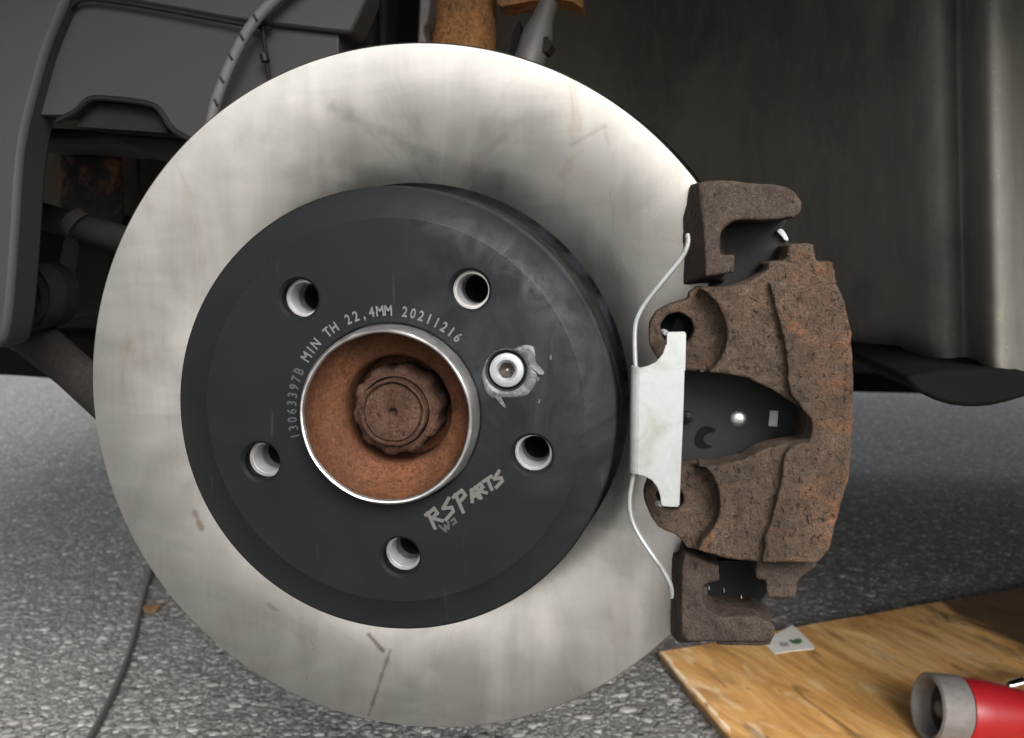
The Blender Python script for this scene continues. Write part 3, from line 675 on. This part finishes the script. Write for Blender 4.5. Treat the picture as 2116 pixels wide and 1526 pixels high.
# ---------------------------------------------------------------- suspension behind the disc
def strut():
    t = thing('suspension_strut', 'orange rusty strut tube rising behind the top of the disc', 'strut', at(957, 200, .16))
    a, b = at(954, 420, .17), at(960, -400, .20)
    build('strut_tube', MB().tube([a.lerp(b, i/8) for i in range(9)], .0205, 40, cap=True), M['strut'], t)
    br = MB().pprism([(1026,-30),(1026,16),(1060,10),(1085,4),(1150,-2),(1185,4),(1200,18),(1207,14),(1200,-30)], .165, .19, sm=1)
    build('strut_bracket', br, M['strut'], t, bevel=.001)
    build('bracket_clip', MB().pprism([(1116,-30),(1143,-30),(1142,5),(1117,6)], .160, .168), M['paleplastic'], t, bevel=.0006)
    l = thing('stabiliser_link', 'slanted grey stabiliser link rod right of the strut', 'link rod', at(1100, 125, .13))
    p, q = at(1086, 150, .135), at(1133, 5, .145)
    build('rod', MB().tube([p, p.lerp(q, .55), p.lerp(q, .75), q], [.0088, .0088, .0062, .0055], 20), M['link'], l)
    build('lock_nut', MB().tube([at(1122, 92, .132), at(1130, 104, .142)], .005, 6), M['arm'], l)
    build('dust_boot', MB().pprism([(1060,60),(1078,40),(1072,130),(1050,120)], .15, .17, sm=1), M['bar'], l)
strut()
def hoses():
    t = thing('brake_hose', 'grey spiral-wrapped brake hose curving down behind the left of the disc', 'hose', at(430, 300, .06))
    q = chaikin([(640,-60),(565,2),(520,50),(487,108),(457,178),(437,240),(427,330)], 3, False)
    pts = [at(a, b, .044) for a, b in q]
    build('hose', MB().tube(pts, .0029, 14), M['hose'], t)
    for (a, b) in ((526,37),(498,77),(475,118),(457,165),(445,212)):
        p = at(a, b, .0410); build('wrap_tick', MB().tube([p + Vector((-.0005, 0, .0016)), p + Vector((.0012, 0, -.0013))], .0006, 6), M['black'], t)
    w = thing('sensor_wire', 'thin black sensor wire hanging beside the grey brake hose', 'wire', at(560, 200, .08))
    q = chaikin([(536,20),(544,70),(551,118),(560,200)], 2, False)
    build('wire', MB().tube([at(a, b, .05) for a, b in q], .0010, 8), M['black'], w)
    build('grommet', MB().tube([at(545,112,.049), at(549,128,.049)], .0022, 10), M['black'], w)
hoses()
def arms():
    t = thing('control_arm', 'dark brown lower control arm running down behind the left of the disc', 'control arm', at(150, 820, .14))
    pts = [at(-20, 640, .16), at(60, 690, .15), at(150, 765, .13), at(260, 860, .11), at(420, 960, .08)]
    build('arm', MB().tube([p for p in pts], [.017, .0145, .013, .014, .015], 16, flat=(1, .8)), M['arm'], t)
    c = at(40, 612, .12)
    b = MB().lathe([(.0215, .15), (.0215, .122), (.0195, .119), (.0150, .1185), (.0150, .125), (.001, .125)], c.x, c.z, 40)
    build('bushing', b, M['bar'], t)
    build('bushing_sleeve', MB().lathe([(.0222, .135), (.0228, .119), (.0222, .1165), (.0214, .119)], c.x, c.z, 40, a0=-1.2, a1=1.05), M['arm'], t)
    s = thing('stabiliser_bar', 'dark grey stabiliser bar crossing the black cavity left of the disc', 'bar', at(150, 490, .12))
    q = [at(a, b, y) for a, b, y in ((-60,395,.15),(40,432,.14),(150,466,.13),(260,496,.12),(400,520,.11))]
    build('bar', MB().tube(q, .0082, 18), M['bar'], s)
    build('clamp', MB().tube([at(148,455,.125), at(166,470,.125)], .0096, 12, cap=True), M['arm'], s)
arms()
def shield():
    t = MB(); c0 = (0.0, ZC)
    t.lathe([(.120, .040), (.1595, .040), (.1605, .039), (.1610, .0405), (.1598, .042), (.120, .042), (.120, .040)], n=40, a0=math.radians(31), a1=math.radians(66))
    tag(build('dust_shield', t, M['bar']), 'thin dark dust shield just showing past the upper right rim of the disc', 'dust shield')
shield()

# ---------------------------------------------------------------- the car round the wheel
def car():
    t = thing('car', 'jacked-up car whose dark wheel arch surrounds the brake', 'car', (0, .8, .18))
    # wheel-arch wall on the right: a swept liner, deep on the left and coming forward to the right
    plan = [(1030,.63),(1150,.63),(1300,.60),(1450,.51),(1600,.40),(1720,.31),(1830,.225),(1900,.168),(1945,.150),(1972,.150),(2000,.158),(2022,.128),(2038,.108),(2056,.100),(2078,.099),(2096,.108),(2112,.130),(2150,.145),(2240,.150)]
    plan = chaikin(plan, 3, False)
    low = [(1030,790),(1500,760),(1700,716),(1790,712),(1850,716),(1885,738),(1930,765),(1992,788),(2040,806),(2090,812),(2240,800)]
    def lowy(px):
        for a, b in zip(low[:-1], low[1:]):
            if a[0] <= px <= b[0]: return a[1] + (b[1]-a[1]) * (px-a[0]) / (b[0]-a[0])
        return low[-1][1]
    rows = 26; v = []; f = []
    for px, y in plan:
        zb = at(px, lowy(px), y).z; x = at(px, 763, y).x
        for k in range(rows + 1):
            s = k / rows; z = zb + (ZC + .46 - zb) * s
            w = .006 * math.sin(9 * s + px * .004) * (1 - s); yy = y - .10 * max(0, s - .55) ** 1.5
            v.append((x - .03 * s + w * .4, yy + w, z))
    n = rows + 1
    for i in range(len(plan) - 1):
        for k in range(rows): f.append((i*n+k, (i+1)*n+k, (i+1)*n+k+1, i*n+k+1))
    o = build('wheel_arch_liner', MB().add(v, f), M['liner'], t)
    so = o.modifiers.new('solid', 'SOLIDIFY'); so.thickness = .004; so.offset = -1
    build('sill_lip', MB().pprism([(1868,770),(1885,805),(1950,836),(2010,843),(2062,838),(2140,815),(2140,760)], .10, .34, sm=1), M['under'], t, bevel=.004)
    # left: bumper liner and the panels of the engine bay side
    build('bumper_liner', MB().pprism([(-260,-160),(158,-160),(150,-30),(128,25),(98,95),(74,180),(52,262),(40,340),(34,450),(24,600),(14,690),(-4,724),(-260,740)], .046, .07, sm=1), M['panel'], t, bevel=.003)
    build('upper_panel', MB().pprism([(120,-260),(760,-260),(760,75),(620,60),(480,43),(360,20),(240,0),(160,-8),(120,30)], .052, .075, sm=1), M['panel3'], t, bevel=.002)
    build('inner_panel', MB().pprism([(40,-20),(700,-20),(700,330),(400,330),(385,290),(358,270),(345,262),(312,216),(190,205),(160,232),(145,240),(40,238)], .056, .075), M['panel2'], t, bevel=.002)
    q = chaikin([(140,20),(165,-4),(240,3),(360,24),(480,47),(560,60)], 2, False)
    build('panel_seam', MB().tube([at(a, b, .0515) for a, b in q], .0011, 8), M['rubber'], t)
    q = chaikin([(120,250),(158,232),(180,207),(200,201),(310,213),(332,228),(352,268),(400,292)], 2, False)
    build('edge_trim', MB().tube([at(a, b, .0555) for a, b in q], .0016, 8), M['black'], t)
    build('trim_pocket', MB().pprism([(160,238),(185,210),(308,220),(330,240),(348,275),(160,262)], .062, .09), M['bar'], t)
    build('crossmember', MB().pprism([(-40,252),(60,262),(200,268),(400,285),(460,300),(460,345),(380,335),(300,328),(262,305),(230,296),(180,298),(60,294),(-40,296)], .11, .20, sm=1), M['strip'], t, bevel=.003)
    c = [at(a, b, .20) for a, b in ((190,470),(190,440),(190,330),(190,316),(190,306))]
    build('canister', MB().tube(c, [.018, .0205, .0205, .017, .008], 28), M['can'], t)
    build('cavity_edge', MB().tube([at(286,330,.16), at(288,450,.16)], .0012, 6), M['bar'], t)
    build('subframe', MB().pprism([(120,560),(135,480),(165,500),(160,540),(140,650),(128,660)], .20, .24, sm=1), M['strip'], t)
    # shapes behind the top of the disc
    build('tower_rib', MB().pprism([(585,-100),(690,-100),(682,60),(672,200),(590,220)], .15, .20, sm=1), M['panel2'], t, bevel=.004)
    build('tower_rib', MB().pprism([(698,-100),(758,-100),(770,40),(772,190),(690,190),(684,80)], .14, .19, sm=1), M['bar'], t, bevel=.004)
    build('tower_brace', MB().pprism([(782,-100),(800,-100),(795,160),(778,160)], .15, .18), M['bar'], t, bevel=.002)
    build('tower_strip', MB().pprism([(868,-100),(892,-100),(888,40),(872,60),(884,90),(880,140),(858,140),(864,40)], .15, .17, sm=1), M['link'], t, bevel=.002)
    # inner wall of the arch and roof
    iw = MB()
    iw.add([(-.9,.66,.30),(1.3,.66,.30),(1.3,.66,1.0),(-.9,.66,1.0)], [(0,1,2,3)])
    o = build('inner_wing', iw, M['cavity'], t, smooth=False); so = o.modifiers.new('solid', 'SOLIDIFY'); so.thickness = .02
    # arch roof
    r = MB(); v = []; f = []
    for i in range(25):
        a = math.radians(8 + 164 * i / 24)
        for y in (-.10, .02, .16, .36, .655): v.append((.02 + .49 * math.cos(a), y, ZC + .06 + (.28 if y < 0 else .36) * math.sin(a)))
    for i in range(24):
        for k in range(4): f.append((i*5+k, i*5+k+1, (i+1)*5+k+1, (i+1)*5+k))
    o = build('arch_roof', r.add(v, f), M['liner'], t); so = o.modifiers.new('solid', 'SOLIDIFY'); so.thickness = .003
    # wing panel with the arch cut out, sides, bonnet line, far side
    arch = [(.02 + .47 * math.cos(math.radians(a)), ZC + .06 + .28 * math.sin(math.radians(a))) for a in range(0, 181, 6)]
    side = [(.50, .38), (2.9, .34), (2.95, .62), (2.9, .90), (2.3, 1.02), (1.4, 1.46), (.9, 1.44), (.35, 1.08), (-.45, .96), (-.60, .80), (-.64, .56), (-.60, .42), (-.46, .42)] + arch[::-1]
    build('wing_panel', MB().prism([side], -.130, -.104), M['body'], t, bevel=.004)
    top = [(-.58,.46),(-.62,.56),(-.58,.80),(-.43,.95),(.35,1.07),(.9,1.43),(1.4,1.45),(2.3,1.01),(2.9,.89),(2.94,.62),(2.9,.32),(2.3,.52),(.62,.52),(.60,.98),(-.56,.90),(-.57,.5)]
    build('shell', MB().prism([top], -.104, 1.50), M['body'], t, bevel=.004)
    build('nose', MB().prism([[(-.56,.40),(-.80,.44),(-.86,.56),(-.80,.74),(-.56,.80)]], .20, 1.15), M['body'], t, bevel=.02)
    build('undertray', MB().pprism([(-260,690),(60,700),(210,690),(225,770),(140,786),(0,775),(-260,765)], .52, .80, sm=1), M['under'], t, bevel=.004)
    build('far_sill', MB().prism([[(-.56,.171),(3.2,.150),(3.2,.60),(-.56,.60)]], 1.50, 1.56), M['under'], t, bevel=.004)
    ub = MB(); ub.add([(-.56,.662,.30),(2.9,.662,.30),(2.9,1.5,.20),(-.56,1.5,.20)], [(0,1,2,3)])
    o = build('underbody', ub, M['under'], t, smooth=False); so = o.modifiers.new('solid', 'SOLIDIFY'); so.thickness = .02; so.offset = 1
car()

# ---------------------------------------------------------------- on the ground
def ply():
    T = .012
    A, B, Cc = on(1362,1347,T), on(1512,1526,T), on(2116,1213,T)
    u = (B - A); u.z = 0; u.normalize(); w = (Cc - A); w.z = 0; w.normalize()
    D0 = A + u * .62; E0 = A + u * .62 + w * .85; F0 = A + w * .85
    outl = [A]
    for i in range(1, 14): outl.append(A + u * (.62 * i / 14) + w * random.uniform(-.0018, .0018))
    outl += [D0, E0, F0]
    for i in range(1, 12): outl.append(F0 + (A - F0) * (i / 12) + u * random.uniform(-.002, .002))
    t = thing('plywood_sheet', 'worn yellow plywood sheet with dark oil stain lying on the asphalt', 'plywood', (A.x, A.y, 0))
    sg = on(1915, 1262, T); s2 = on(2116, 1375, T); dv = (s2 - sg).normalized(); nr = Vector((dv.y, -dv.x, 0))
    far = on(2116, 1220, T)
    if (far - sg).dot(nr) < 0: nr = -nr
    g1, g2 = on(1725,1297,T), on(1905,1395,T)
    axis = math.atan2(g2.y - g1.y, g2.x - g1.x)
    mat = m_ply(axis, (sg.x - A.x, sg.y - A.y, nr.x, nr.y))
    # two veneers meet at a dark crack: split the face there
    d = (g1 - g2); d.z = 0; d.normalize()
    def cut(p, side): return (p - g1).dot(Vector((-d.y, d.x, 0))) * side
    def clip(poly, side):
        out = []
        for i in range(len(poly)):
            a, b = poly[i], poly[(i+1) % len(poly)]; ca, cb = cut(a, side) - .0005, cut(b, side) - .0005
            if ca >= 0: out.append(a)
            if (ca >= 0) != (cb >= 0): out.append(a.lerp(b, ca / (ca - cb)))
        return out
    for side in (1, -1):
        poly = clip(outl, side); n = len(poly); mb = MB()
        mb.add([(p.x, p.y, T) for p in poly] + [(p.x, p.y, T - .003) for p in poly], [tuple(range(n)), tuple(range(n, 2*n))[::-1]] + [(i, (i+1) % n, n+(i+1) % n, n+i) for i in range(n)])
        build('face_veneer', mb, mat, t, smooth=False, bevel=.0006)
    n = len(outl); mb = MB()
    inn = [p + (A + (E0 - A) * .5 - p).normalized() * .0012 for p in outl]
    mb.add([(p.x, p.y, T - .0031) for p in inn] + [(p.x, p.y, .0015) for p in inn], [tuple(range(n)), tuple(range(n, 2*n))[::-1]] + [(i, (i+1) % n, n+(i+1) % n, n+i) for i in range(n)])
    build('core_plies', mb, M['edge'], t, smooth=False)
    # pale splintered chips on the long edge
    for k, (a, b) in enumerate(((1400,1395),(1440,1440),(1466,1470),(1375,1362),(1492,1500))):
        p = on(a, b, T); L = random.uniform(.012, .03); q = []
        for s, o_ in ((-1,0),(-.2,.0035),(.5,.004),(1,.0005),(.2,-.001)): q.append(p + u * L * s + w * (o_ + .001))
        mb = MB(); m_ = len(q); mb.add([(x.x, x.y, T + .0012) for x in q] + [(x.x, x.y, T - .002) for x in q], [tuple(range(m_)), tuple(range(m_, 2*m_))[::-1]] + [(i, (i+1) % m_, m_+(i+1) % m_, m_+i) for i in range(m_)])
        build('splinter', mb, M['paper'] if False else M['edgepale'], t, smooth=False)
    return T
M['edgepale'] = simple('pale_splinter', (.80, .62, .42), .7, 0, .2, 120)
PT = ply()
def paper():
    t = thing('paper_label', 'small white printed paper label lying on the plywood below the caliper', 'label', on(1640, 1330, PT))
    z = PT + .0010
    pts = [on(a, b, z) for a, b in z3((1180,850),(1130,790),(1260,780),(1375,715),(1420,745),(1535,865),(1530,885),(1400,895),(1255,920))]
    n = len(pts); mb = MB(); mb.add([tuple(p) for p in pts] + [(p.x, p.y, z - .0006) for p in pts], [tuple(range(n)), tuple(range(n, 2*n))[::-1]] + [(i, (i+1) % n, n+(i+1) % n, n+i) for i in range(n)])
    build('sheet', mb, M['paper'], t, smooth=False)
    def mark(px, mat, name):
        q = [on(a, b, z + .0003) for a, b in z3(*px)]; build(name, MB().add([tuple(p) for p in q], [tuple(range(len(q)))]), mat, t, smooth=False)
    mark([(1385,850),(1375,830),(1400,812),(1435,812),(1452,830),(1430,850)], M['green'], 'green_emblem')
    mark([(1350,825),(1365,815),(1392,835),(1380,845)], M['ink'], 'dark_emblem')
    for k in range(4):
        a = 1285 + 16 * k; mark([(a,838),(a+6,836),(a+20,866),(a+13,868)], M['ink'], 'printed_stroke')
paper()
def tool():
    t = thing('red_tool', 'red cylindrical tool with a grey ring end lying on the plywood', 'tool', on(1960, 1500, PT))
    ax = Vector((-.93, -.20, .12)).normalized()             # the way the open end faces
    c = on(1935, 1463, PT + .0298)
    def sweep(prof, n=48, name='', mat=None, jag=0):
        up = Vector((0, 0, 1)); s = ax.cross(up).normalized(); u = s.cross(ax).normalized(); v = []; f = []
        for r, d in prof:
            for i in range(n):
                a = 2*PI*i/n; rr = r * (1 + jag * (i % 2)); v.append(c + ax*d + s*(rr*math.cos(a)) + u*(rr*math.sin(a)))
        for k in range(len(prof)-1):
            for i in range(n): j = (i+1) % n; f.append((k*n+i, k*n+j, (k+1)*n+j, (k+1)*n+i))
        return build(name, MB().add(v, f), mat, t)
    sweep([(.0262,-.020),(.0285,-.018),(.0290,.004),(.0285,.0075),(.0262,.009),(.0245,.008),(.0225,.002),(.0205,-.006)], 64, 'grey_ring', M['grey'])
    sweep([(.0206,-.006),(.0180,-.014),(.0120,-.018),(.0001,-.018)], 48, 'hollow', M['dull'])
    sweep([(.0001,-.001),(.0050,-.001),(.0078,-.0035),(.0085,-.009),(.0125,-.0105),(.0130,-.018)], 32, 'centre_bolt', M['link'])
    sweep([(.0001,-.100),(.0160,-.100),(.0180,-.094),(.0238,-.062),(.0272,-.038),(.0272,-.026),(.0262,-.021),(.0200,-.0195)], 56, 'red_body', M['red'])
    r = thing('chrome_bar', 'bright chrome bar end beside the red tool at the right edge', 'bar', on(2100, 1430, PT))
    p, q = at(2083, 1418, on(2083, 1470, PT).y), at(2190, 1388, on(2190, 1450, PT).y)
    p.z = max(p.z, PT + .004); q.z = max(q.z, PT + .004)
    build('bar_shank', MB().tube([p, p.lerp(q, .04), q], [.0030, .0042, .0042], 20), M['chrome'], r)
    build('bar_collar', MB().tube([p.lerp(q, .30), p.lerp(q, .55)], .0055, 20), M['chrome'], r)
tool()
def litter():
    q = chaikin([(322,1120),(312,1175),(296,1230),(283,1290),(268,1350),(240,1420),(214,1475),(176,1545),(150,1590)], 2, False)
    pts = []
    for i, (a, b) in enumerate(q):
        s = i / len(q); pts.append(on(a, b, .0045 + .010 * max(0, .22 - s) * 4))
    rad = [.0046 if i < len(q) * .22 else .0031 for i in range(len(q))]
    tag(build('ground_cable', MB().tube(pts, rad, 10), M['cable']), 'thin dark cable trailing over the asphalt left of the disc', 'cable')
    c = on(318, 1262, 0); mb = MB(); v = []; f = []
    nr, ns = 5, 16
    for k in range(nr + 1):
        for i in range(ns):
            a = 2*PI*i/ns; r = .0095 * k / nr * (1 + .22 * math.sin(2*a+.4) + .12 * math.sin(5*a)); v.append((c.x + r*math.cos(a), c.y + r*1.3*math.sin(a), .0035 + .004 * math.sin(a*2 + 1) * (k/nr) + .0035 * (1 - (k/nr)**2)))
    for k in range(nr):
        for i in range(ns): j = (i+1) % ns; f.append((k*ns+i, k*ns+j, (k+1)*ns+j, (k+1)*ns+i))
    o = build('dry_leaf', mb.add(v, f), M['leaf']); so = o.modifiers.new('solid', 'SOLIDIFY'); so.thickness = .0006
    tag(o, 'small curled brown dead leaf beside the dark cable', 'leaf')
litter()
